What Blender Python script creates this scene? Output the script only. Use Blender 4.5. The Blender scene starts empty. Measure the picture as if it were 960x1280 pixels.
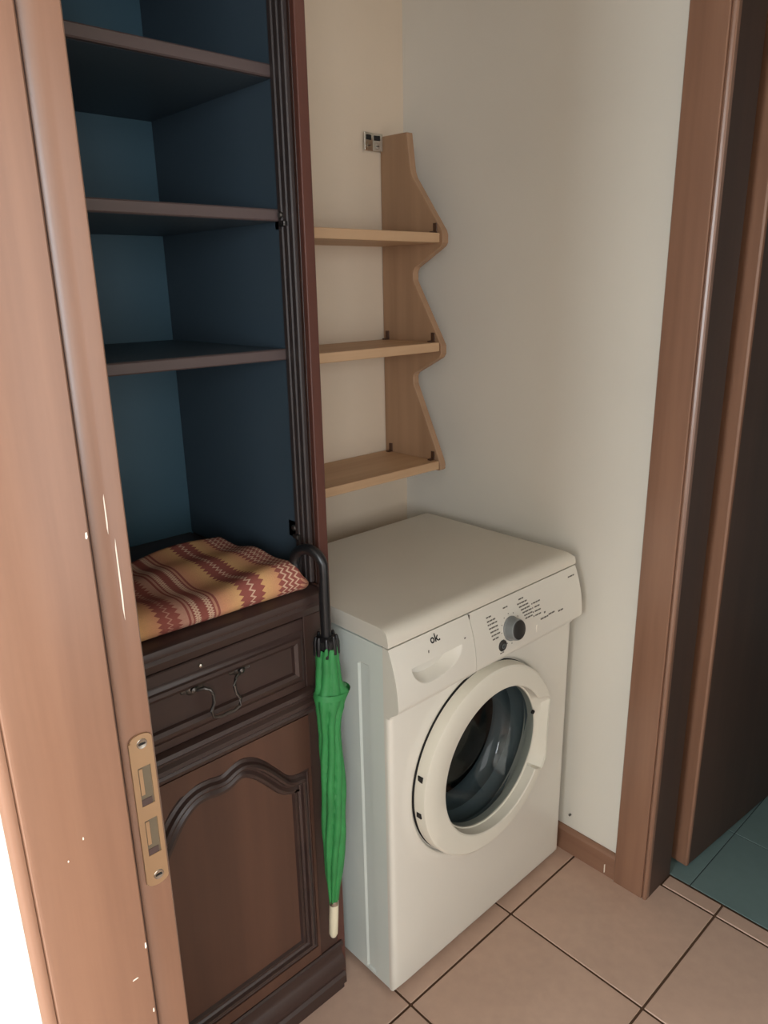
import bpy, bmesh, math, random
from mathutils import Vector, Matrix
random.seed(7)
PI = math.pi
C = bpy.context.scene.collection
SC = bpy.context.scene

# ------------------------------------------------------------------ camera
YAW, PITCH, ROLL = 0.7472, 0.2949, -0.01955
CAM = Vector((-1.4557, -1.4722, 1.4426))
FPX = 929.96
_d = Vector((math.sin(YAW)*math.cos(PITCH), math.cos(YAW)*math.cos(PITCH), -math.sin(PITCH)))
_r = Vector((math.cos(YAW), -math.sin(YAW), 0)); _u = _r.cross(_d)
_c, _s = math.cos(ROLL), math.sin(ROLL)
_r, _u = _c*_r + _s*_u, -_s*_r + _c*_u
cam_data = bpy.data.cameras.new('camera')
cam = bpy.data.objects.new('camera', cam_data); C.objects.link(cam)
cam.matrix_world = Matrix(((_r.x, _u.x, -_d.x, CAM.x), (_r.y, _u.y, -_d.y, CAM.y), (_r.z, _u.z, -_d.z, CAM.z), (0, 0, 0, 1)))
cam_data.sensor_fit = 'VERTICAL'; cam_data.sensor_height = 36; cam_data.lens = 36*FPX/1280
cam_data.clip_start = 0.02
SC.camera = cam

# ------------------------------------------------------------------ world, lights, exposure
w = bpy.data.worlds.new('world'); SC.world = w; w.use_nodes = True
w.node_tree.nodes['Background'].inputs[0].default_value = (0.62, 0.78, 1.0, 1)
w.node_tree.nodes['Background'].inputs[1].default_value = 0.5
SC.view_settings.view_transform = 'Standard'; SC.view_settings.look = 'None'
SC.view_settings.gamma = 1; SC.view_settings.use_curve_mapping = False
SC.view_settings.exposure = -0.04

def area(name, loc, direction, sx, sy, power, col):
    l = bpy.data.lights.new(name, 'AREA'); l.shape = 'RECTANGLE'; l.size = sx; l.size_y = sy
    l.energy = power; l.color = col
    o = bpy.data.objects.new(name, l); C.objects.link(o); o.location = loc
    o.rotation_euler = Vector(direction).to_track_quat('-Z', 'Y').to_euler()
    return o
# daylight through the two windows of the room the camera stands in, and a warm fill added at the hall's end
area('window_and_fill_light', (-3.95, -1.05, 1.35), (1, 0, 0), 1.5, 1.5, 135, (0.86, 0.95, 1.0))
area('window_and_fill_light', (-2.85, -3.35, 1.5), (0, 1, 0), 1.3, 1.4, 84, (0.90, 0.95, 1.0))
area('window_and_fill_light', (-0.62, -3.35, 1.13), (0, 1, 0), 0.95, 2.05, 14, (1.0, 0.95, 0.88))

# ------------------------------------------------------------------ materials
class NT:
    def __init__(s, name, rough=.5, spec=.5, coat=0, coat_rough=.1, metal=0):
        s.m = bpy.data.materials.new(name); s.m.use_nodes = True
        s.t = s.m.node_tree; s.b = s.t.nodes['Principled BSDF']
        s.set('Roughness', rough); s.set('Specular IOR Level', spec); s.set('Coat Weight', coat)
        s.set('Coat Roughness', coat_rough); s.set('Metallic', metal)
    def set(s, k, v): s.b.inputs[k].default_value = v
    def n(s, typ, **kw):
        x = s.t.nodes.new(typ)
        for k, v in kw.items(): setattr(x, k, v)
        return x
    def l(s, a, b): s.t.links.new(a, b)
    def math(s, op, a, b=None, c=None):
        x = s.n('ShaderNodeMath', operation=op)
        for i, v in enumerate((a, b, c)):
            if v is None: continue
            if isinstance(v, (int, float)): x.inputs[i].default_value = v
            else: s.l(v, x.inputs[i])
        return x.outputs[0]
    def pos(s, scale=(1, 1, 1)):
        c = s.n('ShaderNodeTexCoord'); m = s.n('ShaderNodeMapping'); m.inputs['Scale'].default_value = scale
        s.l(c.outputs['Object'], m.inputs[0]); return m.outputs[0]
    def noise(s, vec, scale, detail=4, rough=.55):
        x = s.n('ShaderNodeTexNoise'); x.inputs['Scale'].default_value = scale; x.inputs['Detail'].default_value = detail
        x.inputs['Roughness'].default_value = rough; s.l(vec, x.inputs['Vector']); return x.outputs['Fac']
    def ramp(s, fac, stops, interp='LINEAR'):
        x = s.n('ShaderNodeValToRGB'); r = x.color_ramp; r.interpolation = interp
        while len(r.elements) < len(stops): r.elements.new(1.0)
        for e, (p, c) in zip(r.elements, stops): e.position = p; e.color = (*c, 1)
        s.l(fac, x.inputs[0]); return x.outputs[0]
    def mix(s, fac, a, b, mode='MIX'):
        x = s.n('ShaderNodeMix', data_type='RGBA', blend_type=mode)
        for k, v in ((0, fac), (6, a), (7, b)):
            if isinstance(v, (int, float)): x.inputs[k].default_value = v
            elif isinstance(v, tuple): x.inputs[k].default_value = (*v, 1)
            else: s.l(v, x.inputs[k])
        return x.outputs[2]
    def col(s, c):
        if isinstance(c, tuple): s.b.inputs['Base Color'].default_value = (*c, 1)
        else: s.l(c, s.b.inputs['Base Color'])
    def bump(s, h, strength=.3, dist=.002):
        x = s.n('ShaderNodeBump'); x.inputs['Strength'].default_value = strength; x.inputs['Distance'].default_value = dist
        s.l(h, x.inputs['Height']); s.l(x.outputs[0], s.b.inputs['Normal'])

def srgb(r, g, b):
    f = lambda v: (v/255/12.92 if v <= 10 else ((v/255+.055)/1.055)**2.4)
    return (f(r), f(g), f(b))
def mul(c, k): return tuple(min(1, v*k) for v in c)

def plain(name, c, rough=.5, var=.06, scale=6, bump=0, **kw):
    t = NT(name, rough, **kw); p = t.pos()
    f = t.noise(p, scale)
    t.col(t.ramp(f, [(.3, mul(c, 1-var)), (.7, mul(c, 1+var))]))
    if bump: t.bump(t.noise(p, 220, 3), bump, .001)
    return t.m
def wood(name, c1, c2, grain='z', rough=.4, fine=1.0, **kw):
    t = NT(name, rough, **kw)
    sc = {'z': (26, 26, 1.3), 'x': (1.3, 26, 26), 'y': (26, 1.3, 26)}[grain]
    p = t.pos(sc); a = t.noise(p, 1.0*fine, 6, .6)
    p2 = t.pos(tuple(v*.25 for v in sc)); b = t.noise(p2, 1.3, 3)
    f = t.math('ADD', t.math('MULTIPLY', a, .6), t.math('MULTIPLY', b, .4))
    t.col(t.ramp(f, [(.32, c1), (.68, c2)]))
    t.bump(a, .12, .0006)
    return t.m

M = {}
M['wall'] = plain('white_plaster', srgb(222, 217, 206), .85, .02, 3, .25)
M['ceiling'] = plain('ceiling_paint', srgb(225, 220, 210), .9, .01)
M['frame_wood'] = wood('door_frame_veneer', srgb(120, 85, 66), srgb(142, 104, 82), 'z', .36, 1.5, coat=.6, coat_rough=.25)
M['groove'] = plain('seal_rubber', srgb(70, 52, 48), .6)
M['leaf'] = wood('door_leaf_veneer', srgb(62, 47, 40), srgb(78, 58, 48), 'z', .5)
M['cab'] = wood('dark_stained_oak', srgb(52, 35, 30), srgb(66, 45, 37), 'z', .38, coat=.15, coat_rough=.35)
M['cab_h'] = wood('dark_stained_oak_rails', srgb(48, 34, 31), srgb(62, 44, 38), 'x', .38, coat=.15, coat_rough=.35)
M['cab_edge'] = wood('red_stained_edge', srgb(76, 44, 36), srgb(90, 53, 43), 'z', .4)
M['cab_back_haze'] = plain('haze_tinted_back', srgb(62, 92, 106), .5, .05, 2)  # bluish haze over dark wood, painted into the back's colour
M['shelf_edge'] = wood('shelf_edge', srgb(74, 62, 60), srgb(88, 74, 72), 'x', .45)
M['cab_haze'] = plain('haze_tinted_inside', srgb(58, 72, 82), .5, .05, 2)  # the same painted haze for the inner side and shelves
M['cab_door'] = wood('dark_stained_door_panel', srgb(72, 48, 38), srgb(92, 62, 48), 'z', .36, coat=.15, coat_rough=.35)
M['pine'] = wood('aged_pine', srgb(176, 140, 106), srgb(200, 166, 130), 'x', .55)
M['pine_v'] = wood('aged_pine_upright', srgb(150, 117, 89), srgb(174, 139, 108), 'z', .55)
M['bracket'] = plain('brown_bracket', srgb(74, 46, 28), .5)
M['base'] = wood('baseboard_wood', srgb(128, 92, 72), srgb(150, 112, 90), 'y', .5)
M['grout'] = plain('dark_grout', srgb(82, 58, 40), .9)
M['white'] = plain('white_enamel', srgb(220, 215, 203), .34, .01, coat=.2, coat_rough=.2)
M['white_side'] = plain('white_painted_steel', srgb(214, 220, 212), .36, .01, coat=.2, coat_rough=.2)
M['white_lid'] = plain('white_laminate', srgb(214, 207, 193), .45, .02)
M['door_white'] = plain('white_plastic', srgb(222, 217, 202), .38, .01)
M['black'] = plain('black_plastic', srgb(20, 20, 22), .35)
M['dark'] = plain('dark_gap', srgb(22, 20, 18), .8)
M['print'] = plain('grey_print', srgb(104, 99, 90), .6)
M['ink'] = plain('black_print', srgb(16, 14, 14), .5)
M['knob_grey'] = plain('grey_knob', srgb(120, 124, 124), .35)
M['knob_cap'] = plain('dark_knob_cap', srgb(48, 46, 44), .4)
M['rubber'] = plain('grey_rubber', srgb(112, 124, 128), .55)
M['steel'] = plain('drum_steel', srgb(120, 124, 126), .25, metal=.9)
M['chrome'] = plain('bright_metal', srgb(200, 196, 186), .25, metal=1.0)
M['brass'] = plain('brass_plate', srgb(186, 154, 120), .38, metal=.7)
M['pewter'] = plain('pewter', srgb(96, 92, 88), .35, metal=.9)
M['green'] = plain('green_nylon', srgb(46, 128, 66), .6, .12, 30, .2)
M['ivory'] = plain('ivory_plastic', srgb(214, 204, 176), .5)
M['chip_and_highlight'] = plain('bare_chip_and_highlight', srgb(235, 225, 210), .8)  # pale chips; also colours the painted highlight on the washer panel
def tile_mat(name, c, var, rough):
    t = NT(name, rough); p = t.pos()
    oi = t.n('ShaderNodeObjectInfo')
    f = t.noise(p, 5, 5); g = t.noise(p, 38, 4)
    k = t.math('ADD', t.math('MULTIPLY', f, .65), t.math('MULTIPLY', g, .35))
    base = t.ramp(k, [(.3, mul(c, 1-var)), (.7, mul(c, 1+var))])
    t.col(t.mix(t.math('MULTIPLY', oi.outputs['Random'], .12), base, mul(c, .8)))
    t.bump(g, .08, .0005)
    return t.m
M['tile'] = tile_mat('pink_beige_tile', srgb(192, 161, 142), .11, .42)
M['teal'] = tile_mat('blue_green_tile', srgb(108, 128, 126), .08, .5)
t = NT('porthole_glass', .03); t.t.nodes.remove(t.b)
tr = t.n('ShaderNodeBsdfTransparent'); tr.inputs[0].default_value = (.50, .54, .55, 1)
gl = t.n('ShaderNodeBsdfGlossy'); gl.inputs['Roughness'].default_value = .04
fr = t.n('ShaderNodeLayerWeight'); fr.inputs[0].default_value = .5
mx = t.n('ShaderNodeMixShader'); t.l(t.math('MULTIPLY_ADD', t.math('POWER', fr.outputs[1], 4.0), .35, .035), mx.inputs[0]); t.l(tr.outputs[0], mx.inputs[1]); t.l(gl.outputs[0], mx.inputs[2])
t.l(mx.outputs[0], t.t.nodes['Material Output'].inputs[0]); M['glass'] = t.m
# woven blanket: bands across the cloth, zigzag borders along them
t = NT('jacquard_blanket', .9, spec=.1)
uv = t.n('ShaderNodeUVMap'); sp = t.n('ShaderNodeSeparateXYZ'); t.l(uv.outputs[0], sp.inputs[0])
U, Vv = sp.outputs[0], sp.outputs[1]
tri = t.math('PINGPONG', t.math('MULTIPLY', Vv, 105.0), 0.5)          # 0..0.5
zig = t.math('MULTIPLY', t.math('SUBTRACT', tri, .25), .016)
def band(u, a, b):
    return t.math('MULTIPLY', t.math('GREATER_THAN', u, a), t.math('LESS_THAN', u, b))
uz = t.math('ADD', U, zig); uz2 = t.math('SUBTRACT', U, zig)
yel, orange, pink, red, cream = srgb(214, 168, 112), srgb(204, 144, 106), srgb(188, 140, 120), srgb(140, 70, 64), srgb(212, 178, 152)
base = t.ramp(t.math('MULTIPLY', U, 2.2), [(0.0, pink), (.19, orange), (.26, yel), (.36, yel), (.43, orange), (.48, pink), (.60, pink), (.68, orange), (.75, yel), (.86, orange), (1.0, pink)])
col = base
for a, b in ((.122, .163), (.272, .306), (.345, .358), (.405, .428)): col = t.mix(band(uz, a, b), col, red)
for a, b in ((.203, .207), (.254, .258), (.392, .396), (.437, .441)): col = t.mix(band(U, a, b), col, red)
col = t.mix(band(U, .211, .250), col, red)
def line(c, wd, lo, hi, src): return t.math('MULTIPLY', band(U, lo, hi), t.math('LESS_THAN', t.math('ABSOLUTE', t.math('SUBTRACT', src, c)), wd))
for c_ in (.219, .242):
    col = t.mix(line(c_, .0022, .212, .249, uz), col, cream); col = t.mix(line(c_, .0022, .212, .249, uz2), col, cream)
col = t.mix(line(.1425, .0022, .126, .160, uz), col, cream)
col = t.mix(line(.289, .0016, .276, .302, uz2), col, pink)
col = t.mix(band(uz, .046, .090), col, red)
for c_ in (.056, .068, .080): col = t.mix(line(c_, .0022, .044, .090, uz2), col, cream)
fac = t.math('MULTIPLY', t.noise(t.pos((1, 1, 1)), 700, 2), .5); col = t.mix(fac, col, mul(pink, .55))
t.col(col); t.bump(t.noise(t.pos(), 600, 2), .6, .002)
M['blanket'] = t.m

# ------------------------------------------------------------------ helpers
def link(name, me, m, parent=None):
    o = bpy.data.objects.new(name, me); C.objects.link(o)
    if m: me.materials.append(m) if not me.materials else None
    if parent:
        o.parent = parent
        L = Vector(parent.location) if parent.parent is None else Vector((0, 0, 0))   # parts keep world coordinates
        o.matrix_parent_inverse = Matrix.Translation(-L)
    return o
def thing(name, label, cat, loc, group=None):
    o = bpy.data.objects.new(name, None); C.objects.link(o); o.location = loc; o.empty_display_size = .05
    o['label'] = label; o['category'] = cat
    if group: o['group'] = group
    return o
class MB:
    def __init__(s): s.b = bmesh.new()
    def box(s, x0, x1, y0, y1, z0, z1, bev=0.0, seg=2, rot=None):
        t = bmesh.new(); bmesh.ops.create_cube(t, size=1)
        for v in t.verts:
            v.co = Vector(((x0+x1)/2+v.co.x*(x1-x0), (y0+y1)/2+v.co.y*(y1-y0), (z0+z1)/2+v.co.z*(z1-z0)))
        if bev: bmesh.ops.bevel(t, geom=t.edges[:], offset=bev, segments=seg, profile=.5, affect='EDGES')
        if rot: bmesh.ops.transform(t, matrix=rot, verts=t.verts)
        s.add(t); return s
    def add(s, t):
        me = bpy.data.meshes.new('tmp'); t.to_mesh(me); t.free(); s.b.from_mesh(me); bpy.data.meshes.remove(me)
    def prism(s, pts, axis, a, b, bev=0):
        """polygon pts (2D, remaining two axes in order) extruded along axis from a to b"""
        t = bmesh.new()
        def mk(p, q): return {'x': (q, p[0], p[1]), 'y': (p[0], q, p[1]), 'z': (p[0], p[1], q)}[axis]
        A = [t.verts.new(mk(p, a)) for p in pts]; B = [t.verts.new(mk(p, b)) for p in pts]
        n = len(pts)
        for i in range(n): t.faces.new((A[i], A[(i+1) % n], B[(i+1) % n], B[i]))
        t.faces.new(A); t.faces.new(B)
        bmesh.ops.recalc_face_normals(t, faces=t.faces)
        if bev: bmesh.ops.bevel(t, geom=t.edges[:], offset=bev, segments=1, affect='EDGES')
        bmesh.ops.triangulate(t, faces=[f for f in t.faces if len(f.verts) > 4])
        s.add(t); return s
    def rings(s, rings, close=True, cap0=False, cap1=False):
        """list of vertex rings (equal length), bridged"""
        t = bmesh.new(); R = [[t.verts.new(p) for p in r] for r in rings]; n = len(R[0])
        for A, B in zip(R, R[1:]):
            for i in range(n if close else n-1):
                j = (i+1) % n
                try: t.faces.new((A[i], A[j], B[j], B[i]))
                except ValueError: pass
        if cap0: t.faces.new(R[0])
        if cap1: t.faces.new(R[-1])
        bmesh.ops.recalc_face_normals(t, faces=t.faces)
        s.add(t); return s
    def lathe(s, prof, c, axis='y', n=48):
        """prof: (radius, position along axis)"""
        R = []
        for r, h in prof:
            ring = []
            for i in range(n):
                a = 2*PI*i/n; p, q = r*math.cos(a), r*math.sin(a)
                ring.append({'y': (c[0]+p, h, c[2]+q), 'z': (c[0]+p, c[1]+q, h), 'x': (h, c[1]+p, c[2]+q)}[axis])
            R.append(ring)
        return s.rings(R, True, prof[0][0] > 1e-6, prof[-1][0] > 1e-6)
    def tube(s, pts, rad, n=12):
        pts = [Vector(p) for p in pts]; R = []
        rads = rad if isinstance(rad, (list, tuple)) else [rad]*len(pts)
        up = Vector((.31, .42, .86)).normalized()
        for i, p in enumerate(pts):
            d = (pts[min(i+1, len(pts)-1)] - pts[max(i-1, 0)]).normalized()
            a = d.cross(up).normalized(); b = d.cross(a); up = -a.cross(d) if False else up
            R.append([p + rads[i]*(math.cos(2*PI*k/n)*a + math.sin(2*PI*k/n)*b) for k in range(n)])
        return s.rings(R, True, True, True)
    def build(s, name, m, parent=None, smooth=False, angle=40):
        me = bpy.data.meshes.new(name); s.b.to_mesh(me); s.b.free()
        if smooth:
            for p in me.polygons: p.use_smooth = True
            try: me.set_sharp_from_angle(angle=math.radians(angle))
            except Exception: pass
        return link(name, me, m, parent)
def structure(o, label):
    o['kind'] = 'structure'; o['label'] = label; return o
def sweep(mb, path, prof, closed, side=1):
    """path: (x,z) points; prof: (offset to the left of travel, y) pairs; mitred"""
    n = len(path); P = [Vector((p[0], p[1])) for p in path]; rings = []
    for i in range(n):
        a = P[i]-P[i-1] if (closed or i > 0) else P[1]-P[0]
        b = P[(i+1) % n]-P[i] if (closed or i < n-1) else P[i]-P[i-1]
        a.normalize(); b.normalize()
        na, nb = Vector((-a.y, a.x)), Vector((-b.y, b.x)); m = na+nb
        if m.length < 1e-5: m = na.copy()
        m.normalize(); k = 1/max(.45, m.dot(na))
        rings.append([(P[i].x+m.x*o*k*side, y, P[i].y+m.y*o*k*side) for o, y in prof])
    if closed: rings.append(rings[0])
    mb.rings(rings, False)
    return mb

# ================================================================== setting
FW, FD = 0.105, 2.05      # right wall thickness, door head height
m = MB()
m.box(0, FW, -.80, .12, 0, 2.5); m.box(0, FW, -3.3, -1.66, 0, 2.5); m.box(0, FW, -1.66, -.80, FD+.02, 2.5)
structure(m.build('wall_right', M['wall']), 'white plastered wall behind the washing machine, with a doorway')
structure(MB().box(-1.33, 0, 0, .12, 0, 2.5).build('wall_back', plain('warm_bounce_plaster', srgb(206, 188, 166), .85, .02, 3, .25)), 'white wall behind the pine wall shelf, warm bounce painted into its colour')  # warm bounce off the wood is painted into the plaster colour
LW0, LW1 = -1.340, -1.215
m = MB(); m.box(LW0, LW1, -.855, 0, 0, 2.5); m.box(LW0, -1.333, -.874, -.854, 0, 2.5); m.box(LW0, LW1, -3.3, -1.72, 0, 2.5); m.box(LW0, LW1, -1.72, -.855, FD+.02, 2.5)
structure(m.build('wall_left', M['wall']), 'white wall holding the near door frame')
structure(MB().box(-4.1, 1.8, -3.4, 1.2, 2.5, 2.6).build('ceiling', M['ceiling']), 'plain white ceiling')
# hall floor: grout bed and tiles, each tile a piece
T, TX, TY = .3394, -.2793, -.6217
floor = structure(MB().box(-1.28, FW+.004, -3.3, 0, -.05, -.0025).build('floor', M['grout']), 'hall floor of pinkish beige tiles with dark grout')
g = .0026
me_t = None
for i in range(-4, 1):
    for j in range(-8, 2):
        x0, x1 = TX+i*T+g, TX+(i+1)*T-g; y0, y1 = TY+j*T+g, TY+(j+1)*T-g
        x0 = max(x0, -1.28); y1 = min(y1, -.001); y0 = max(y0, -3.3)
        if y1-y0 < .02 or x1-x0 < .02: continue
        full = abs((x1-x0)-(T-2*g)) < 1e-6 and abs((y1-y0)-(T-2*g)) < 1e-6
        cx, cy = (x0+x1)/2, (y0+y1)/2
        if full and me_t:
            o = link('tile', me_t, None, floor)
        else:
            hx, hy = (x1-x0)/2, (y1-y0)/2
            o = MB().box(-hx, hx, -hy, hy, -.010, 0, .0014, 1).build('tile', M['tile'], floor)
            if full: me_t = o.data
        o.location = (cx, cy, random.uniform(-.0004, 0))
# cut strips on the threshold
for a, b in ((-.826, -.961), (-.961, -1.30), (-1.30, -1.64)):
    MB().box(.0607+g, FW-.002, b+g, a-g, -.010, 0, .0014, 1).build('tile', M['tile'], floor)
floor2 = structure(MB().box(FW+.004, 1.7, -2.4, -.2, -.05, -.004).build('floor', plain('teal_grout', srgb(48, 62, 62), .9)), 'blue-green tiled floor of the room beyond the open door')
xs = [FW+.006, .375-.2]; x = .375
xs = [FW+.006, .375, .675, .975, 1.275, 1.575]; ys = [-.28, -.577, -.877, -1.177, -1.477, -1.777, -2.077]
for xa, xb in zip(xs, xs[1:]):
    for ya, yb in zip(ys, ys[1:]):
        MB().box(xa+.0012, xb-.0012, yb+.0012, ya-.0012, -.010, -.0025, .001, 1).build('tile', M['teal'], floor2)
structure(MB().box(-4.1, -1.28, -3.3, 1.2, -.05, -.001).build('floor', M['tile']), 'floor of the room this side of the near door frame')
# rooms around (seen only as darkness or as sources of daylight)
m = MB(); m.box(1.6, 1.7, -2.4, -.2, 0, 2.5); m.box(FW, 1.6, -.3, -.2, 0, 2.5); m.box(FW, 1.6, -2.4, -2.3, 0, 2.5)
structure(m.build('wall_beyond', plain('bathroom_wall', srgb(150, 158, 156), .7)), 'dim walls of the room beyond the open door')
m = MB()
m.box(-4.1, -4.0, -3.4, -1.85, 0, 2.5); m.box(-4.1, -4.0, -.25, 1.2, 0, 2.5); m.box(-4.1, -4.0, -1.85, -.25, 0, .75); m.box(-4.1, -4.0, -1.85, -.25, 2.25, 2.5)
structure(m.build('wall_far', M['wall']), 'wall with a window in the near room')
m = MB()
for xa, xb, za, zb in ((-4.0, -3.55, 0, 2.5), (-2.15, -1.12, 0, 2.5), (-.12, FW, 0, 2.5), (-3.55, -2.15, 0, .75), (-3.55, -2.15, 2.25, 2.5), (-1.12, -.12, 0, .08), (-1.12, -.12, 2.2, 2.5)):
    m.box(xa, xb, -3.4, -3.3, za, zb)
structure(m.build('wall_front', M['wall']), 'wall with a window and an added fill light opening behind the photographer')
structure(MB().box(-4.0, LW0, 1.1, 1.2, 0, 2.5).build('wall_side', M['wall']), 'side wall of the near room')
# baseboard on the right wall
m = MB().prism([(0, 0), (-.012, 0), (-.012, .060), (-.009, .067), (-.004, .071), (0, .071)], 'y', -.738, -.001)
structure(m.build('baseboard_right', M['base']), 'brown wooden baseboard along the white wall')

MB().prism([(-.712, .008), (-.7095, .006), (-.709, .030), (-.7115, .032)], 'x', -.0130, -.0118).build('paint_chip', M['chip_and_highlight'], bpy.data.objects['baseboard_right'])
# ---- right doorway: casing, lining, leaf
d2 = bpy.data.objects.new('door_2', None); C.objects.link(d2); d2.location = (.05, -.826, 0)
structure(d2, 'brown wooden door frame and leaf at the right')
def casing_profile(y0, s=1):   # (x, y), board with groove and rounded lip; y0 = outer edge, s = direction
    return [(0, y0), (-.014, y0), (-.016, y0+s*.002), (-.016, y0+s*.0735), (-.0145, y0+s*.0755), (-.0105, y0+s*.0765), (-.0105, y0+s*.0790), (-.0150, y0+s*.0800),
            (-.0160, y0+s*.0815), (-.0150, y0+s*.0855), (-.0115, y0+s*.088), (0, y0+s*.088)]
MB().prism(casing_profile(-.738, -1), 'z', 0, FD+.08).build('casing', M['frame_wood'], d2, True, 30)
MB().prism(casing_profile(-1.748, 1), 'z', 0, FD+.08).build('casing', M['frame_wood'], d2, True, 30)
MB().box(-.0155, 0, -1.66, -.826, FD, FD+.085, .002).build('casing', M['frame_wood'], d2)
m = MB().prism([(-.0005, -.801), (-.0005, -.826), (FW-.02, -.826), (FW, -.826), (FW, -.801)], 'z', 0, FD+.015)
m.build('lining', M['leaf'], d2)
m = MB().box(-.0005, FW, -1.659, -1.634, 0, FD+.015); m.build('lining', M['leaf'], d2)
m = MB().box(-.0005, FW, -1.634, -.826, FD, FD+.0195); m.build('lining', M['leaf'], d2)
# leaf opened into the far room
rot = Matrix.Translation((.150, -.848, 0)) @ Matrix.Rotation(math.radians(-4.9), 4, 'Z') @ Matrix.Translation((-.150, .848, 0))
leaf = MB().box(.1585, .93, -.848, -.805, .012, 2.03, .001, 1, rot).build('door_leaf', M['leaf'], d2)
leaf['label'] = 'dark brown door leaf standing open'
m = MB().prism([(.150, -.802), (.1495, -.844), (.152, -.848), (.158, -.849), (.158, -.802)], 'z', .012, 2.03)
bmesh.ops.transform(m.b, matrix=rot, verts=m.b.verts)
e = m.build('edge_strip', M['frame_wood'], d2)

# ---- left doorway (the one the photograph is taken through)
d1 = bpy.data.objects.new('door_1', None); C.objects.link(d1); d1.location = (-1.27, -.88, 0)
structure(d1, 'light brown wooden door frame close by at the left')
YS, YL = -.880, -.8925      # rebate face, lining face
XR, XG, XL = -1.2055, -1.2215, -1.2425
# lining board (wide)
m = MB().prism([(XL, -.8555), (XL, YL+.0015), (XL-.0015, YL), (-1.3265, YL), (-1.3295, YL+.001), (-1.3315, YL+.0035), (-1.3318, YL+.008), (-1.3318, -.8555)], 'z', 0, FD+.015)
m.build('lining', M['frame_wood'], d1, True, 25)
# rebate strip with a small cove against the lining
m = MB().prism([(XL, -.8555), (XL, YS+.004), (XL+.006, YS+.0045), (XL+.011, YS+.002), (XG, YS+.0004), (XG+.002, YS), (XR-.0015, YS), (XR, YS+.0015), (XR, -.8555)], 'z', 0, FD+.015)
m.build('rebate_strip', M['frame_wood'], d1, True, 25)
MB().tube([(XL+.0035, YS+.0022, 0.002), (XL+.0035, YS+.0022, 2.04)], .0022, 8).build('door_seal', M['groove'], d1, True)
# casings: on the near-room side and on the hall side
MB().prism([(-1.3319, -.8905), (-1.3345, -.8905), (-1.338, -.889), (-1.3405, -.886), (-1.3415, -.882), (-1.3410, -.877), (-1.3395, -.8745), (-1.3319, -.8745)], 'z', 0, FD+.015).build('edge_bead', M['frame_wood'], d1, True, 50)
MB().box(LW1, XR-.0005, -.855, -.80, 0, FD+.08, .002).build('casing', M['frame_wood'], d1)
MB().box(LW0, XR, -1.7195, -1.70, 0, FD+.015).build('lining', M['frame_wood'], d1)
MB().box(LW0, XR, -1.70, -.8925, FD, FD+.0195).build('lining', M['frame_wood'], d1)
# strike plate
sp_ = MB()
px0, px1, pz0, pz1 = -1.2300, -1.2085, .886, 1.054
h1, h2 = (.978, 1.020), (.922, .962); hx0, hx1 = -1.2255, -1.2128
def plate_outline(n=8):
    r = (px1-px0)/2; cx = (px0+px1)/2; P = []
    for i in range(n+1): a = PI*i/n; P.append((cx+r*math.cos(a), pz1-r*.55+r*.55*math.sin(a)))
    for i in range(n+1): a = PI+PI*i/n; P.append((cx+r*math.cos(a), pz0+r*.55+r*.55*math.sin(a)))
    return P
yp0, yp1 = YS-.0022, YS-.0002
# two end caps (rounded), two rails, one bridge make the pierced plate
n = 8; r = (px1-px0)/2; cx = (px0+px1)/2
top = [(px0, h1[1])]+[(cx-r*math.cos(PI*i/n), pz1-.006+.006*math.sin(PI*i/n)) for i in range(n+1)]+[(px1, h1[1])]
bot = [(px0, h2[0])]+[(cx-r*math.cos(PI*i/n), pz0+.006-.006*math.sin(PI*i/n)) for i in range(n+1)]+[(px1, h2[0])]
sp_.prism(top, 'y', yp0, yp1); sp_.prism(bot, 'y', yp0, yp1)
sp_.box(px0, hx0, yp0, yp1, h2[0], h1[1]); sp_.box(hx1, px1, yp0, yp1, h2[0], h1[1]); sp_.box(hx0, hx1, yp0, yp1, h2[1], h1[0])
plate = sp_.build('strike_plate', M['brass'], d1); plate['label'] = 'brass strike plate with two slots and two screws'
MB().prism([(px0-.0012, yp0-.0006), (px0+.0018, yp0-.0006), (px0+.0018, yp0+.001), (px0-.0012, yp1)], 'z', pz0+.006, pz1-.006).build('plate_lip', M['brass'], plate)
for (a, b) in (h1, h2):
    s = MB()
    s.box(hx0, hx1, YS-.0010, YS-.0002, a, b); s.build('latch_slot', plain('slot_shadow', srgb(96, 84, 66), .6), plate)
    MB().box(hx0+.001, hx0+.0045, YS-.0018, YS-.0008, a+.012, b-.002).build('slot_tongue', M['brass'], plate)
    MB().box(hx0+.0005, hx1-.002, YS-.0016, YS-.0008, a, a+.007).build('slot_shadow', M['groove'], plate)
for z in (1.044, .897):
    MB().lathe([(.0052, yp0-.0001), (.0048, yp0-.0006), (.0030, yp0-.0004), (.0012, yp0-.0002)], (cx+.0008, 0, z), 'y', 16).build('screw', M['chrome'], plate, True)
    MB().box(cx-.0024, cx+.004, yp0-.0010, yp0-.0004, z-.0007, z+.0007).build('screw_slot', M['dark'], plate)
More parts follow.
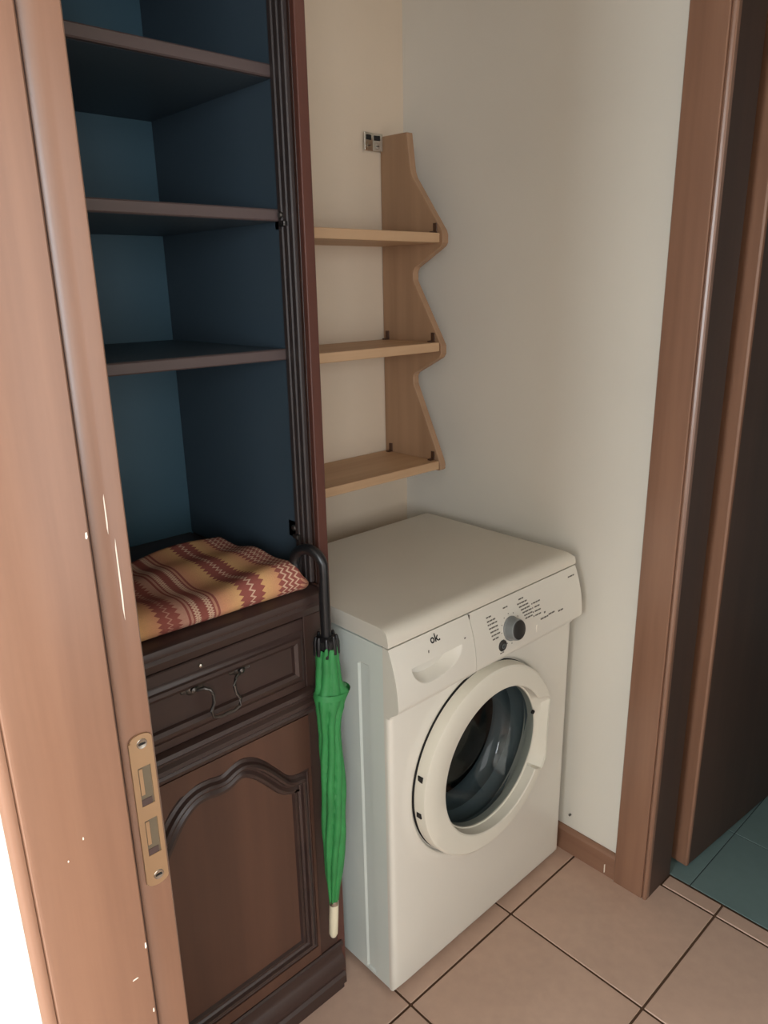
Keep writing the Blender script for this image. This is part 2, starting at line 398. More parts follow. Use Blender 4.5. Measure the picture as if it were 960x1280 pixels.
# chips in the veneer
m = MB()
for x_, z_, w_, h_, y_ in ((XG+.0035, 1.205, .0014, .075, YS), (XG-.001, 1.265, .0012, .035, YS+.0006), (XL-.003, 1.255, .002, .006, YL), (XL-.002, .836, .0018, .007, YL),
                           (XL-.016, .805, .006, .0015, YL), (-1.285, .985, .0012, .003, YL), (-1.300, .97, .0012, .002, YL), (XL-.003, .755, .0015, .005, YL), (XL-.003, .668, .0015, .008, YL)):
    m.prism([(x_-w_/2, z_-h_*.35), (x_, z_-h_/2), (x_+w_/2, z_-h_*.2), (x_+w_*.3, z_+h_/2), (x_-w_*.3, z_+h_*.4)], 'y', y_-.0004, y_+.0002)
c_ = m.build('veneer_chips', M['chip_and_highlight'], d1); c_['kind'] = 'stuff'

# ================================================================== tall cabinet
CX0, CX1, CF, CB = -1.175, -.680, -.487, -.022
cab = thing('tall_cabinet', 'tall dark brown wooden cabinet with open shelves above a drawer and an arched door', 'cabinet', (-.93, -.25, 0))
MB().box(CX1-.020, CX1, CF+.012, CB, .0, 2.12, .001, 1).build('side_panel', M['cab'], cab)
MB().box(CX0, CX0+.02, CF, CB, .0, 2.12, .001, 1).build('side_panel', M['cab'], cab)
e = MB().box(CX1-.021, CX1, CF, CF+.0115, .0, 2.12, .002, 2).build('front_edge', M['cab_edge'], cab); e['label'] = 'reddish front edge of the right side'
# inner batten with fluting beside the edge
m = MB()
for k in range(3): m.box(CX1-.030, CX1-.0205, CF+.016+k*.014, CF+.028+k*.014, .935, 2.10, .002, 1)
m.build('inner_batten', plain('dark_batten', srgb(52, 43, 41), .45), cab)
b_ = MB().box(CX0+.02, CX1-.02, CB-.010, CB-.002, .1, 2.10).build('back_panel', M['cab_back_haze'], cab); b_['label'] = 'back of the open compartment with bluish haze painted into its colour'
MB().box(CX0+.02, CX1-.02, CF+.005, CB-.010, 2.085, 2.105).build('top_panel', M['cab_h'], cab)
MB().box(CX1-.0235, CX1-.0202, CF+.058, CB-.011, .931, 2.085).build('side_haze_sheet', M['cab_haze'], cab)  # added sheet carrying the painted haze tint along the side
for z in (1.336, 1.5535, 1.7575, 1.962):
    sh = MB().box(CX0+.021, CX1-.0240, -.4205, CB-.011, z-.009, z+.009).build('shelf', M['cab_haze'], cab)
    MB().box(CX0+.021, CX1-.0240, -.432, -.4200, z-.009, z+.009, .002, 1).build('edge_strip', M['shelf_edge'], sh)
# worktop ledge with moulded nose
m = MB().prism([(CB-.011, .930), (-.494, .930), (-.501, .926), (-.503, .919), (-.502, .913), (-.497, .910), (-.500, .904), (-.498, .897), (-.492, .894), (-.490, .887), (-.470, .886), (CB-.011, .90)], 'x', CX0+.021, -.708)
m.build('ledge', M['cab_h'], cab, True, 35)
# face frame
MB().box(-.744, CX1-.0215, CF-.001, CF+.02, .125, .885, .001, 1).build('stile', M['cab'], cab)
MB().box(CX0+.02, -1.135, CF-.001, CF+.02, .125, .885, .001, 1).build('stile', M['cab'], cab)
MB().box(-.7065, CX1-.0215, CF+.001, CF+.02, .886, .934, .001, 1).build('stile', M['cab'], cab)
# drawer
dr = MB().box(-1.134, -.746, CF-.003, CF+.018, .748, .884, .002, 1).build('drawer', M['cab_h'], cab)
PROF = [(-.013, CF-.003), (-.011, CF-.009), (-.005, CF-.0125), (.001, CF-.0115), (.003, CF-.008), (.008, CF-.0065), (.012, CF-.003)]
sweep(m := MB(), [(-1.112, .775), (-.762, .775), (-.762, .852), (-1.112, .852)], PROF, True, -1)
m.build('drawer_moulding', M['cab_h'], dr, True, 30)
# swan-neck pull
hx = (-.972, -.884); hz = .832
h_ = MB()
pts = []
L = [(-.965, .836, -.010), (-.957, .840, -.018), (-.950, .836, -.022), (-.945, .826, -.024), (-.947, .812, -.026), (-.953, .800, -.027), (-.950, .789, -.028), (-.938, .785, -.029), (-.926, .786, -.029)]
Rr = [(2*-.926-x, z, d) for x, z, d in L[::-1]][1:]
tb = MB().tube([(x, CF-.003+d, z) for x, z, d in L+Rr], .0028, 8).build('handle', M['pewter'], dr, True)
for x in (-.970, -.882):
    r_ = MB(); r_.lathe([(.0, CF-.0030), (.012, CF-.0035), (.010, CF-.006), (.005, CF-.008), (.005, CF-.013), (.0, CF-.015)], (x, 0, .837), 'y', 14)
    r_.box(x-.020, x+.020, CF-.0045, CF-.003, .833, .841, .0015, 1); r_.build('rosette', M['pewter'], dr, True)
MB().lathe([(.0, CF-.003), (.004, CF-.0035), (.003, CF-.008), (0, CF-.009)], (-.952, 0, .872), 'y', 12).build('pin', M['chrome'], dr, True)
# moulding between drawer and door
m = MB().prism([(CF+.01, .748), (CF-.004, .748), (CF-.013, .744), (CF-.015, .737), (CF-.010, .732), (CF-.010, .728), (CF-.016, .723), (CF-.017, .716), (CF-.012, .711), (CF-.007, .709), (CF-.010, .703), (CF-.008, .696), (CF-.002, .692), (CF+.01, .691)], 'x', -1.150, -.738)
m.build('waist_moulding', M['cab_h'], cab, True, 35)
# door with arched moulding
dz0, dz1, dx0, dx1 = .127, .690, -1.134, -.746
door = MB().box(dx0, dx1, CF+.002, CF+.018, dz0, dz1, .001, 1).build('door', M['cab_door'], cab); door['label'] = 'lower door with an ogee arched moulded panel'
arch = [(-1.090, .47), (-1.074, .535), (-1.045, .583), (-1.020, .620), (-.989, .643), (-.959, .645), (-.940, .640), (-.924, .640), (-.908, .648), (-.890, .652), (-.866, .642), (-.842, .620), (-.819, .592), (-.803, .572), (-.788, .563), (-.772, .561)]
def smooth_path(P, it=2):
    for _ in range(it):
        Q = [P[0]]
        for a, b in zip(P, P[1:]): Q += [(.75*a[0]+.25*b[0], .75*a[1]+.25*b[1]), (.25*a[0]+.75*b[0], .25*a[1]+.75*b[1])]
        P = Q+[P[-1]]
    return P
arch = smooth_path(arch)
loop = arch + [(-.766, .559), (-.766, .168), (-1.092, .168)]
# flat rails around the arch (front y = CF-.003), standing proud of the sunk panel
off = .016
up = [(x, min(z+.018, .684)) for x, z in arch]
m = MB().prism([(dx0, dz1), (dx0, .47)] + [(max(dx0+.001, x-.010 if x < -1.0 else x), z) for x, z in up] + [(dx1, .579), (dx1, dz1)], 'y', CF-.003, CF+.002)
m.box(-.752, dx1, CF-.003, CF+.002, dz0, .579); m.box(dx0, -1.106, CF-.003, CF+.002, dz0, .47); m.box(-1.106, -.752, CF-.003, CF+.002, dz0, .153)
m.build('door_frame', M['cab_door'], door)
PR = [(.022, CF-.0028), (.017, CF-.001), (.012, CF+.0018), (.007, CF-.001), (.004, CF-.007), (0, CF-.0095), (-.004, CF-.008), (-.006, CF-.002), (-.010, CF+.0005), (-.016, CF-.0035), (-.021, CF-.0035), (-.024, CF+.0019)]
sweep(m := MB(), loop, PR, True, 1)
m.build('door_moulding', M['cab_h'], door, True, 30)
# plinth
m = MB().prism([(CF+.02, .1255), (CF-.004, .1255), (CF-.008, .122), (CF-.008, .114), (CF-.003, .110), (CF-.003, .096), (CF-.006, .090), (CF-.013, .078), (CF-.014, .060), (CF-.010, .054), (CF-.010, .048), (CF-.015, .042), (CF-.015, .022), (CF-.006, .016), (CF-.006, 0), (CF+.02, 0)], 'x', CX0, -.692)
m.build('plinth', M['cab_h'], cab, True, 35)
# hinge plates left on the right side
for (y, z) in ((-.436, 1.548), (-.425, 1.024)):
    m = MB(); m.box(CX1-.0235, CX1-.0205, y-.010, y+.022, z-.016, z+.016, .001, 1)
    m.lathe([(.006, CX1-.0234), (.006, CX1-.030), (.004, CX1-.032)], (0, y-.002, z+.005), 'x', 12)
    m.box(CX1-.036, CX1-.0235, y-.020, y-.006, z-.012, z-.004, .001, 1)
    m.build('hinge_plate', M['pewter'], cab, True, 35)
m = MB()

# ================================================================== blanket
def blanket():
    nx, ny = 96, 48; bm = bmesh.new(); uvl = bm.loops.layers.uv.new('UVMap')
    x0, x1, y0, y1, zb = -1.150, -.742, -.488, -.235, .9312
    V = {}
    prof = []
    # cross-section from the lower front edge up over the fold, along the top to the back and down
    for i in range(10): a = -PI/2 + PI*.95*i/9; prof.append((y0+.024-.024*math.cos(a), .022+.022*math.sin(a)))
    for i in range(1, ny-14): f = i/(ny-14); prof.append((y0+.024+(y1-y0-.040)*f, .044))
    for i in range(8): a = PI/2 - PI*i/7; prof.append((y1-.016+.016*math.cos(a), .022+.022*math.sin(a)))
    s = [0]
    for a, b in zip(prof, prof[1:]): s.append(s[-1]+math.hypot(b[0]-a[0], b[1]-a[1]))
    G = []
    for i in range(nx+1):
        u = i/nx; x = x0+(x1-x0)*u; row = []
        e = min(1, (x1-x)/.010); edge = math.sqrt(max(0, 1-(1-e)**2)) if e < 1 else 1
        for (y, z) in prof:
            f = (y-y0)/(y1-y0)
            wob = .007*math.sin(9*x+3*f)+.005*math.sin(23*x-5*f+1)+.004*math.sin(14*f+7*x)
            lift = 1+.25*(1-f)*math.exp(-((x+.80)/.09)**2) + .10*f
            zz = zb+max(0.0, z)*lift*(.66+.34*edge)*(1-.30*(1-u)*f) + (wob if z > .03 else wob*z/.03)*.9*edge
            yy = y + .006*math.sin(11*x)*(1-f) + .016*(x1-x)*0
            xx = x - .012*max(0, f)*(u**3) + (.010*math.sin(PI*min(1, z/.044)) if i == nx else 0)
            row.append(bm.verts.new((xx, yy, max(zz, zb))))
        G.append(row)
    for i in range(nx):
        for j in range(len(prof)-1):
            fc = bm.faces.new((G[i][j], G[i+1][j], G[i+1][j+1], G[i][j+1])); fc.smooth = True
            for lp, (a, b) in zip(fc.loops, ((i, j), (i+1, j), (i+1, j+1), (i, j+1))):
                lp[uvl].uv = ((x1-x0)*(1-a/nx)+.042, s[b])
    bm.faces.new([r for r in G[nx]]); bm.faces.new([r for r in G[0]][::-1])
    bmesh.ops.recalc_face_normals(bm, faces=bm.faces)
    me = bpy.data.meshes.new('blanket'); bm.to_mesh(me); bm.free()
    o = link('folded_blanket', me, M['blanket'])
    o['label'] = 'folded orange and red patterned blanket lying inside the dark cabinet'; o['category'] = 'blanket'
    return o
blanket()

# ================================================================== wall shelf
ws = thing('wall_shelf', 'pine wall shelf with three boards and a zigzag side above the washing machine', 'shelf', (-.37, -.1, .98))
outline = [(-.0015, .984), (-.0015, 1.792), (-.094, 1.790), (-.100, 1.745), (-.106, 1.705), (-.112, 1.690), (-.207, 1.566), (-.211, 1.556), (-.211, 1.538), (-.205, 1.530), (-.118, 1.484), (-.112, 1.474), (-.112, 1.455), (-.116, 1.447),
           (-.200, 1.312), (-.207, 1.300), (-.207, 1.280), (-.200, 1.270), (-.116, 1.228), (-.111, 1.220), (-.111, 1.202), (-.114, 1.194), (-.202, 1.012), (-.206, 1.000), (-.206, .988), (-.2, .984)]
MB().prism(outline, 'x', -.082, -.062, .0012).build('side_board', M['pine_v'], ws)
MB().prism(outline, 'x', -.672, -.652, .0012).build('side_board', M['pine_v'], ws)
for k, z in enumerate((1.560, 1.308, 1.010)):
    MB().box(-.6515, -.0825, -.202, -.002, z-.022, z, .002, 2).build('shelf_board', M['pine'], ws)
for (y, z) in ((-.188, 1.5605), (-.181, 1.3085), (-.018, 1.3085), (-.181, 1.0105), (-.024, 1.0105)):
    m = MB(); m.box(-.0855, -.0825, y-.006, y+.006, z, z+.022, .0008, 1); m.box(-.098, -.0825, y-.006, y+.006, z, z+.003, .0008, 1)
    m.build('corner_bracket', M['bracket'], ws)
# metal hanger at the top: two pierced plates folded at an angle
def hang_plate(cxx, ang):
    R_ = Matrix.Translation((cxx, -.008, 1.777)) @ Matrix.Rotation(math.radians(ang), 4, 'Z')
    m = MB(); m.box(-.0150, .0150, -.0012, .0012, -.020, .020, .0006, 1, R_)
    o = m.build('hanger_plate', M['chrome'], ws)
    q = MB(); q.box(-.009, .008, -.0030, -.0012, .004, .015, .0008, 1, R_); q.build('slot', M['dark'], o)
    q = MB(); q.lathe([(.0065, -.0012), (.006, -.0026), (.003, -.0028)], (0, 0, -.009), 'y', 14)
    bmesh.ops.transform(q.b, matrix=R_, verts=q.b.verts); q.build('screw', M['chrome'], o, True)
    q = MB(); q.box(-.004, .004, -.0034, -.0026, -.0098, -.0082, 0, 1, R_); q.build('screw_slot', M['dark'], o)
hang_plate(-.1265, 8); hang_plate(-.0985, -14)

# ================================================================== washing machine
WX0, WX1, WF, WB = -.633, -.036, -.588, -.128
wm = thing('washing_machine', 'white front loading washing machine in the corner beneath the pine shelf', 'washing machine', (-.335, -.36, 0))
m = MB()
t_ = bmesh.new(); bmesh.ops.create_cube(t_, size=1)
for v in t_.verts: v.co = Vector(((WX0+WX1)/2+v.co.x*(WX1-WX0-.006), (WF+.016+WB)/2+v.co.y*(WB-WF-.016), (.014+.818)/2+v.co.z*(.818-.014)))
bmesh.ops.delete(t_, geom=[f for f in t_.faces if f.normal.y < -.9], context='FACES')
m.add(t_); m.build('body', M['white_side'], wm)
# pressed side panel with a recessed rib
def side_panel():
    ys = [WB, -.5085, -.5045, -.5310, -.5325, WF+.0155]; ys = [WB, -.5020, -.5095, -.5310, -.5335, WF+.0155]
    zs = [.014, .022, .027, .758, .764, .8150]; bm = bmesh.new(); G = []
    for i, y in enumerate(ys):
        G.append([bm.verts.new((WX0+(.0045 if i in (2, 3) and j in (2, 3) else 0), y, z)) for j, z in enumerate(zs)])
    for i in range(5):
        for j in range(5): bm.faces.new((G[i][j], G[i+1][j], G[i+1][j+1], G[i][j+1]))
    # turn the sheet's edge inward
    bmesh.ops.recalc_face_normals(bm, faces=bm.faces)
    me = bpy.data.meshes.new('side'); bm.to_mesh(me); bm.free(); return me
o = link('side_panel', side_panel(), M['white_side'], wm)
# front sheet with the round opening and a raised lip
DC = Vector((-.3575, .4635)); DR = .2155
def front_sheet():
    x0, x1, z0, z1 = WX0, WX1, .012, .816
    angs = [2*PI*i/128 for i in range(128)]
    for cx_, cz_ in ((x0, z0), (x1, z0), (x0, z1), (x1, z1)):
        a = math.atan2(cz_-DC.y, cx_-DC.x) % (2*PI)
        k = min(range(128), key=lambda i: abs(angs[i]-a)); angs[k] = a
    def rect(a, ins):
        dx, dz = math.cos(a), math.sin(a); t = 1e9
        if dx > 1e-9: t = min(t, (x1-ins-DC.x)/dx)
        if dx < -1e-9: t = min(t, (x0+ins-DC.x)/dx)
        if dz > 1e-9: t = min(t, (z1-ins-DC.y)/dz)
        if dz < -1e-9: t = min(t, (z0+ins-DC.y)/dz)
        return t
    R = []
    for ins, y in ((0, WF+.0155), (0, WF+.010), (.0010, WF+.0055), (.0038, WF+.0022), (.008, WF+.0006), (.013, WF)):
        R.append([(DC.x+rect(a, ins)*math.cos(a), y, DC.y+rect(a, ins)*math.sin(a)) for a in angs])
    for rr, y in ((.252, WF), (.244, WF-.0004), (.234, WF-.0028), (.226, WF-.0036), (.221, WF-.0018), (.2185, WF+.004), (.19, WF+.004), (.188, WF+.03)):
        R.append([(DC.x+(min(rr, rect(a, .0135)) if rr > .226 else rr)*math.cos(a), y if rr < .226 or rect(a, .0135) > rr else WF, DC.y+(min(rr, rect(a, .0135)) if rr > .226 else rr)*math.sin(a)) for a in angs])
    return MB().rings(R, True)
front_sheet().build('front_panel', M['white'], wm, True, 50)
# lid
prof = [(WB-.001, .820), (WB-.001, .844), (WB-.004, .850), (-.556, .850), (-.566, .8494), (-.575, .8472), (-.582, .8430), (-.5865, .836), (-.5885, .827), (-.5885, .8185), (-.575, .8185)]
m = MB(); bm = bmesh.new(); rows = []
def lid_x(zv, side):      # ends are rounded over: narrower towards the top
    k = max(0, (zv-.828)/.022)
    return (WX0-.0012+.004*k*k) if side < 0 else (WX1+.001-.012*k*k)
m.rings([[(lid_x(z, -1), y, z) for y, z in prof], [(lid_x(z, -1)+.004, y, z+(.0006 if z > .84 else 0)) for y, z in prof], [(lid_x(z, 1)-.01, y, z) for y, z in prof], [(lid_x(z, 1), y, z-(.003 if z > .84 else 0)) for y, z in prof]], True, True, True)
m.build('lid', M['white_lid'], wm, True, 28)
# control panel: bulging profile swept along the width; drawer front is its left piece
def pan_y(z):
    if z >= .700: t = min(max((.815-z)/.115, 0), 1); return WF-.025*(1-(1-t)**2)
    t = (.700-z)/.028; return WF-.025+.025*(t*t*(3-2*t))
def panel_piece(xa, xb, zsteps, scoop=None, nx=2):
    xsn = [xa+(xb-xa)*i/nx for i in range(nx+1)]; rows = []
    for z, lvl in zsteps:
        rows.append([(x, pan_y(z)+(scoop(x, z, lvl) if scoop else 0), z) for x in xsn])
    first = [(x, WF+.014, zsteps[0][0]) for x in xsn]; last = [(x, WF+.0145, zsteps[-1][0]) for x in xsn]
    rows = [first]+rows+[last]
    mb = MB(); mb.rings(rows, False)
    # ends
    for k in (0, -1):
        t = bmesh.new(); t.faces.new([t.verts.new(r[k]) for r in rows]); mb.add(t)
    bmesh.ops.remove_doubles(mb.b, verts=mb.b.verts, dist=1e-5)
    bmesh.ops.recalc_face_normals(mb.b, faces=mb.b.faces)
    return mb
HZ, HXL, HXR, HB = .7675, -.590, -.449, .7270
def hb(x):                 # lower boundary of the scoop at x
    u = (x-HXL)/(HXR-HXL)
    if u <= 0 or u >= 1: return HZ
    xm = .34
    s = math.sqrt(max(0, 1-((u-xm)/xm)**2)) if u < xm else math.sqrt(max(0, 1-((u-xm)/(1-xm))**2.0))
    return HZ-(HZ-HB)*s
def scoop(x, z, lvl):
    b = hb(x)
    if z > HZ+1e-6 or lvl == 1 or z < b or b >= HZ: return 0
    f = (z-b)/(HZ-HB)
    u = (x-HXL)/(HXR-HXL)
    return .036*(1-(1-min(1, f*1.1))**2)*min(1, min(u/.04, (1-u)/.40))
zs = [.815-.0475*i/10 for i in range(10)]
steps = [(.815, 1)]+[(z, 1) for z in zs[1:]]+[(HZ, 1), (HZ-1e-4, 0)]+[(HZ-(HZ-HB)*i/22, 0) for i in range(1, 23)]+[(HB-(HB-.700)*i/5, 1) for i in range(1, 6)]+[(.700-.028*i/8, 1) for i in range(1, 9)]
steps2 = [(.815-.115*i/16, 1) for i in range(17)]+[(.700-.028*i/8, 1) for i in range(1, 9)]
dw = panel_piece(WX0-.0008, -.4155, steps, scoop, 110).build('detergent_drawer', M['white'], wm, True, 26)
cp = panel_piece(-.4140, WX1+.0008, steps2, None, 4).build('control_panel', M['white'], wm, True, 50)
MB().box(-.416, -.4135, WF-.004, WF+.012, .68, .814).build('panel_gap', M['print'], wm)
# dial, button, printing
kz, kx = .7505, -.298
sl = math.atan2(pan_y(kz-.002)-pan_y(kz+.002), .004)
KM = Matrix.Translation((kx, pan_y(kz), kz)) @ Matrix.Rotation(-math.radians(10), 4, 'X')
def kl(prof, name, mat, par):
    q = MB(); q.lathe(prof, (0, 0, 0), 'y', 40); bmesh.ops.transform(q.b, matrix=KM, verts=q.b.verts); return q.build(name, mat, par, True, 35)
dial = kl([(.0262, .002), (.0262, -.0015), (.0245, -.003), (.0232, -.014), (.0222, -.0195), (.0205, -.021)], 'dial', M['knob_grey'], cp)
kl([(.0205, -.0205), (.0205, -.0218), (.0190, -.0226), (.0, -.0230)], 'dial_cap', M['knob_cap'], dial)
q = MB(); q.lathe([(.0122, .001), (.0122, -.0020), (.0108, -.0032), (0, -.0036)], (0, 0, 0), 'y', 28)
bmesh.ops.transform(q.b, matrix=Matrix.Translation((-.331, pan_y(.724), .724)), verts=q.b.verts); btn = q.build('start_button', M['knob_cap'], cp, True, 35)
q = MB(); q.lathe([(.0055, -.0037), (.0055, -.0041), (.0040, -.0041), (.0040, -.0037)], (0, 0, 0), 'y', 20)
q.box(-.0007, .0007, -.0041, -.0037, 0, .005)
bmesh.ops.transform(q.b, matrix=Matrix.Translation((-.331, pan_y(.724), .724)), verts=q.b.verts); q.build('button_mark', M['knob_grey'], btn)
def dash(mb, x, z, wd, h=.0028, rise=0):
    y = pan_y(z)
    mb.box(x, x+wd, y-.0005, y+.0004, z-h/2, z+h/2)
rnd = random.Random(3)
def words(mb, x, z, total, h=.0030):
    while total > .004:
        wd = min(total, rnd.uniform(.004, .011)); dash(mb, x, z, wd, h); x += wd+.0018; total -= wd+.0018
m = MB()
for x, z, wd in ((-.368, .793, .018), (-.368, .785, .026), (-.368, .778, .030), (-.366, .770, .030), (-.364, .762, .026), (-.362, .754, .028), (-.360, .746, .022)): words(m, x, z, wd)
words(m, -.312, .7965, .018)
for x, z, wd in ((-.258, .799, .016), (-.266, .791, .034), (-.262, .784, .034), (-.258, .777, .034), (-.254, .770, .032), (-.250, .763, .028), (-.248, .756, .026)): words(m, x, z, wd)
for x, z, wd in ((-.214, .779, .026), (-.212, .770, .020), (-.213, .761, .024), (-.213, .752, .020)): words(m, x, z, wd)
for z in (.779, .770, .761, .752): dash(m, -.220, z, .003, .003)
words(m, -.196, .738, .028, .0035); words(m, -.182, .749, .005, .004); words(m, -.166, .740, .022, .0035); words(m, -.128, .748, .004, .004); words(m, -.130, .736, .022, .0035)
words(m, -.074, .797, .024, .0035); words(m, -.339, .7085, .014, .0022)
for i in range(11):
    a = math.radians(35+i*29.0); m.box(kx+.032*math.cos(a)-.001, kx+.032*math.cos(a)+.001, pan_y(kz+.032*math.sin(a))-.0005, pan_y(kz+.032*math.sin(a))+.0005, kz+.032*math.sin(a)-.001, kz+.032*math.sin(a)+.001)
lg = m.build('printed_legend', M['print'], cp); lg['kind'] = 'stuff'
MB().box(-.2135, -.2117, pan_y(.722)-.0012, pan_y(.722)+.001, .714, .731, .0004, 1).build('painted_highlight', M['chip_and_highlight'], cp)  # white sliver painted in as a highlight on the panel
for a in ((-.5415, .782, .0022, .008), (-.441, .776, .004, .003)): m = MB(); dash(m, *a); m.build('drawer_mark', M['print'], dw)
def text_mesh(s, size, bold=.0):
    cu = bpy.data.curves.new('t', 'FONT'); cu.body = s; cu.size = size; cu.offset = bold; cu.align_x = 'CENTER'; cu.extrude = 0; cu.resolution_u = 4
    ob = bpy.data.objects.new('t', cu); C.objects.link(ob); bpy.context.view_layer.update()
    me = bpy.data.meshes.new_from_object(ob.evaluated_get(bpy.context.evaluated_depsgraph_get()))
    bpy.data.objects.remove(ob); bpy.data.curves.remove(cu); return me
me = text_mesh('ok.', .0215, .0005)
bm = bmesh.new(); bm.from_mesh(me)
for v in bm.verts: X, Z = v.co.x, v.co.y; v.co = Vector((-.517+X, 0, .7945+Z)); v.co.y = pan_y(v.co.z)-.0006
me2 = bpy.data.meshes.new('logo'); bm.to_mesh(me2); bm.free()
lo = link('logo', me2, M['ink'], dw); lo['label'] = 'black lettering reading ok.'

# porthole door
IC = Vector((-.339, .4535)); IR = .168
NS = 192
def ss(a, b, x): t = min(max((x-a)/(b-a), 0), 1); return t*t*(3-2*t)
def ring_door():
    Po, Pi, S = [], [], []
    for i in range(NS):
        th = -PI+2*PI*i/NS; d = math.degrees(th); dr_ = Vector((math.cos(th), math.sin(th)))
        o = DC+DR*dr_
        wn = ss(-33.5, -31.5, d)*(1-ss(14, 17, d))
        if wn > 0:
            xlim = -.1545-.004*math.sin(PI*min(max((d+32)/47, 0), 1))
            o.x = o.x+(min(o.x, xlim)-o.x)*wn
        inn = IC+IR*dr_
        wi = ss(-33.5, -31.5, d)*(1-ss(14.5, 36, d))
        inn = inn+(o-inn)*wi*.97
        Po.append(o); Pi.append(inn); S.append(dr_)
    R = []
    def ring(f, y): R.append([(p.x, y, p.y) for p in (f(i) for i in range(NS))])
    ring(lambda i: Po[i], WF-.0030)
    ring(lambda i: Po[i]+(DC-Po[i])*.006, WF-.022)
    ring(lambda i: Po[i]+(Pi[i]-Po[i])*.05, WF-.0275)
    ring(lambda i: Po[i]+(Pi[i]-Po[i])*.14, WF-.0300)
    ring(lambda i: Po[i]+(Pi[i]-Po[i])*.55, WF-.0305)
    ring(lambda i: Po[i]+(Pi[i]-Po[i])*.94, WF-.0290)
    ring(lambda i: Pi[i], WF-.0270)
    ring(lambda i: Pi[i]+((IC+.1655*S[i])-Pi[i])*.45, WF-.0130)
    ring(lambda i: IC+.1655*S[i], WF-.0050)
    ring(lambda i: IC+.1630*S[i], WF-.0040)
    ring(lambda i: IC+.1620*S[i], WF+.014)
    return MB().rings(R, True)
pd = ring_door().build('porthole_door', M['door_white'], wm, True, 24); pd['label'] = 'round white door with a dark glass bowl and a grip recess'
MB().lathe([(.212, WF-.0032), (.212, WF+.004), (.16, WF+.004)], (DC.x, 0, DC.y), 'y', 96).build('door_gap', M['dark'], pd) if False else None
m = MB(); m.rings([[(DC.x+r*math.cos(2*PI*i/96), y, DC.y+r*math.sin(2*PI*i/96)) for i in range(96)] for r, y in ((.2165, WF+.0032), (.2125, WF-.0029), (.19, WF-.0029))], True)
m.build('door_gap', M['dark'], pd)
g_ = MB().lathe([(.1618, WF-.002), (.160, WF+.006), (.150, WF+.036), (.138, WF+.062), (.124, WF+.078), (.100, WF+.086), (.05, WF+.089), (0.0, WF+.090)], (IC.x, 0, IC.y), 'y', 72)
bmesh.ops.delete(g_.b, geom=[f for f in g_.b.faces if len(f.verts) > 4], context='FACES')
gl_ = g_.build('glass_bowl', M['glass'], pd, True, 60); gl_['label'] = 'dark transparent glass bowl'
for z in (.515, .434):
    a = math.asin((z-DC.y)/DR); x = DC.x-DR*math.cos(a)
    MB().box(x-.0006, x+.006, WF-.020, WF-.008, z-.006, z+.006).build('hinge_slot', M['dark'], pd)
MB().lathe([(.005, -.600), (.005, -.596), (.001, -.595)], (-.192, 0, .500), 'y', 10).build('latch', M['dark'], pd)
def revolve(prof, name, mat, n=72):
    q = MB(); q.rings([[(IC.x+r*math.cos(2*PI*i/n), y, IC.y+r*math.sin(2*PI*i/n)) for i in range(n)] for r, y in prof], True); return q.build(name, mat, wm, True, 60)
revolve([(.187, WF+.008), (.182, WF+.014), (.172, WF+.018), (.168, WF+.026), (.176, WF+.034), (.178, WF+.046), (.168, WF+.056), (.160, WF+.062), (.162, WF+.076), (.158, WF+.088), (.150, WF+.098), (.152, WF+.112)], 'door_gasket', M['rubber'])
revolve([(.150, WF+.108), (.154, WF+.116), (.200, WF+.122), (.228, WF+.130), (.230, WF+.16), (.230, WF+.40), (.220, WF+.415), (.05, WF+.425), (.001, WF+.42)], 'drum', M['steel'])
for x in (WX0+.06, WX1-.06):
    for y in (WF+.05, WB-.05):
        MB().lathe([(.018, 0.0), (.018, .008), (.012, .014)], (x, y, 0), 'z', 14).build('foot', M['black'], wm)

# ================================================================== umbrella
um = thing('umbrella', 'closed green umbrella with black crook handle hanging on the cabinet front', 'umbrella', (-.730, -.53, .2))
UY = -.530
ctr = [(.838, -.7275), (.80, -.726), (.742, -.7245), (.689, -.7285), (.60, -.727), (.517, -.727), (.43, -.729), (.336, -.7345), (.285, -.7375)]
def cx_at(z):
    for (z0, x0), (z1, x1) in zip(ctr, ctr[1:]):
        if z <= z0 and z >= z1: f = (z0-z)/(z0-z1); return x0+(x1-x0)*f
    return ctr[0][1] if z > ctr[0][0] else ctr[-1][1]
rad = [(.836, .0215), (.815, .0215), (.790, .0228), (.765, .0240), (.752, .0285), (.745, .0320), (.738, .0310), (.728, .0275), (.70, .0225), (.66, .0195), (.60, .0215), (.53, .0230), (.45, .0220), (.40, .0205), (.35, .0165), (.31, .0110), (.283, .0085)]
def rad_at(z):
    for (z0, r0), (z1, r1) in zip(rad, rad[1:]):
        if z <= z0 and z >= z1: f = (z0-z)/(z0-z1); return r0+(r1-r0)*f
    return rad[-1][1]
R = []; NZ, NA = 110, 64
for k in range(NZ+1):
    z = .836-(.836-.283)*k/NZ; r = rad_at(z); ring = []
    for i in range(NA):
        a = 2*PI*i/NA
        ph = 7*a+26*(.836-z)
        amp = .24 if z < .72 else .13
        rr = r*(1-amp+amp*abs(math.sin(ph/2))**.7*1.5 + .05*math.sin(3*a+40*z))
        if z > .826: rr *= 1+.10*math.sin(8*a)
        zz = z + (.008*max(0, math.sin(8*a)) if k == 0 else 0)
        if abs(z-.745) < .02: rr *= 1+(.20*math.cos(a-.5)+.10*math.sin(2*a+1))*(1-abs(z-.745)/.02)
        ring.append((cx_at(z)+rr*math.cos(a), UY+rr*math.sin(a)*.85, zz))
    R.append(ring)
def canopy_out(z, a, k):
    r = rad_at(z)*1.10*(1+(.20*math.cos(a-.5)+.10*math.sin(2*a+1))*(1-min(1, abs(z-.745)/.02)))*k
    return (cx_at(z)+r*math.cos(a), UY+r*math.sin(a)*.85, z)
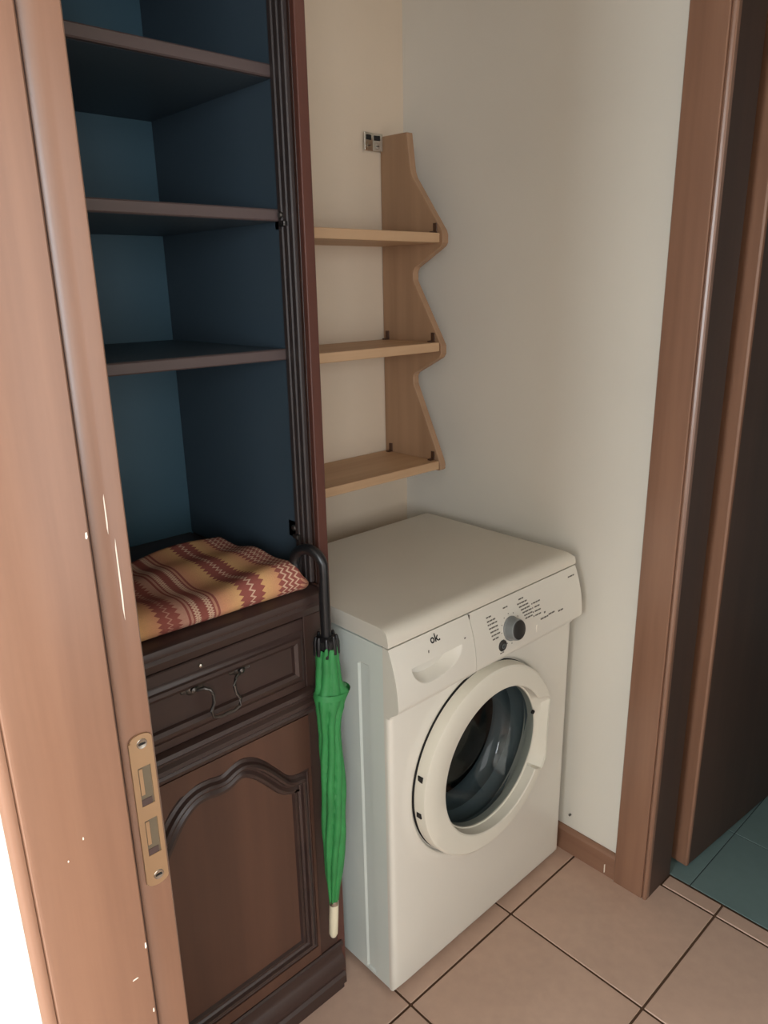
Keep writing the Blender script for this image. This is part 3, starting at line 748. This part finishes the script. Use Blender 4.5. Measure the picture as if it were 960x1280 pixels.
cano = MB().rings(R, True, False, True).build('canopy', M['green'], um, True, 60)
# strap around the cloth
st = []
for k, dz in enumerate((.007, .002, -.004)):
    st.append([canopy_out(.741+dz-.004*math.cos(2*PI*i/48), 2*PI*i/48, 1.01) for i in range(48)])
MB().rings(st, True).build('strap', M['green'], um, True)
# rib tips: black crown
m = MB()
for i in range(8):
    a = 2*PI*i/8+.2; x, y = .0195*math.cos(a), .0170*math.sin(a)
    m.tube([(cx_at(.84)+x*.95, UY+y*.95, .861-.003*(i%2)), (cx_at(.84)+x*1.02, UY+y*1.02, .846), (cx_at(.83)+x*1.10, UY+y*1.10, .826-.004*(i%2))], [.0026, .0046, .0030], 8)
m.lathe([(.010, .858), (.0185, .852), (.0185, .838), (.011, .832)], (cx_at(.84), UY, 0), 'z', 16)
m.build('rib_tips', M['black'], um, True, 50)
# crook handle
pts = [(-.7270, UY, .834), (-.7272, UY, .88), (-.7275, UY, .93), (-.7275, UY, .975)]
rr = .029; dirh = Vector((-.35, 1, 0)).normalized()
ctrp = Vector((-.7275, UY, .985)) + dirh*rr
for i in range(1, 15):
    a = PI*i/13.0; p = ctrp - dirh*rr*math.cos(a) + Vector((0, 0, rr*math.sin(a))); pts.append(tuple(p))
pts.append(tuple(Vector(pts[-1])+Vector((0, 0, -.02))))
hd = MB().tube(pts, [.0092]*4+[.0095]*(len(pts)-4), 16).build('handle', M['black'], um, True, 60)
# tip: ferrule cup and ivory cap
MB().lathe([(.0088, .290), (.0094, .284), (.0090, .276)], (cx_at(.285), UY, 0), 'z', 16).build('ferrule_ring', M['chrome'], um, True, 40)
MB().tube([(cx_at(.285), UY, .280), (-.7405, UY, .24), (-.7425, UY, .211), (-.7428, UY, .2035)], [.0092, .0092, .0088, .0055], 18).build('tip_cap', M['ivory'], um, True, 50)

# small pipe stub / nail in the wall by the machine
pl = MB().lathe([(.003, -.0005), (.003, -.006), (.001, -.008)], (0, -.597, .110), 'x', 10)
o = pl.build('wall_nail', M['pewter']); o['label'] = 'small nail in the white wall above the baseboard'; o['category'] = 'nail'
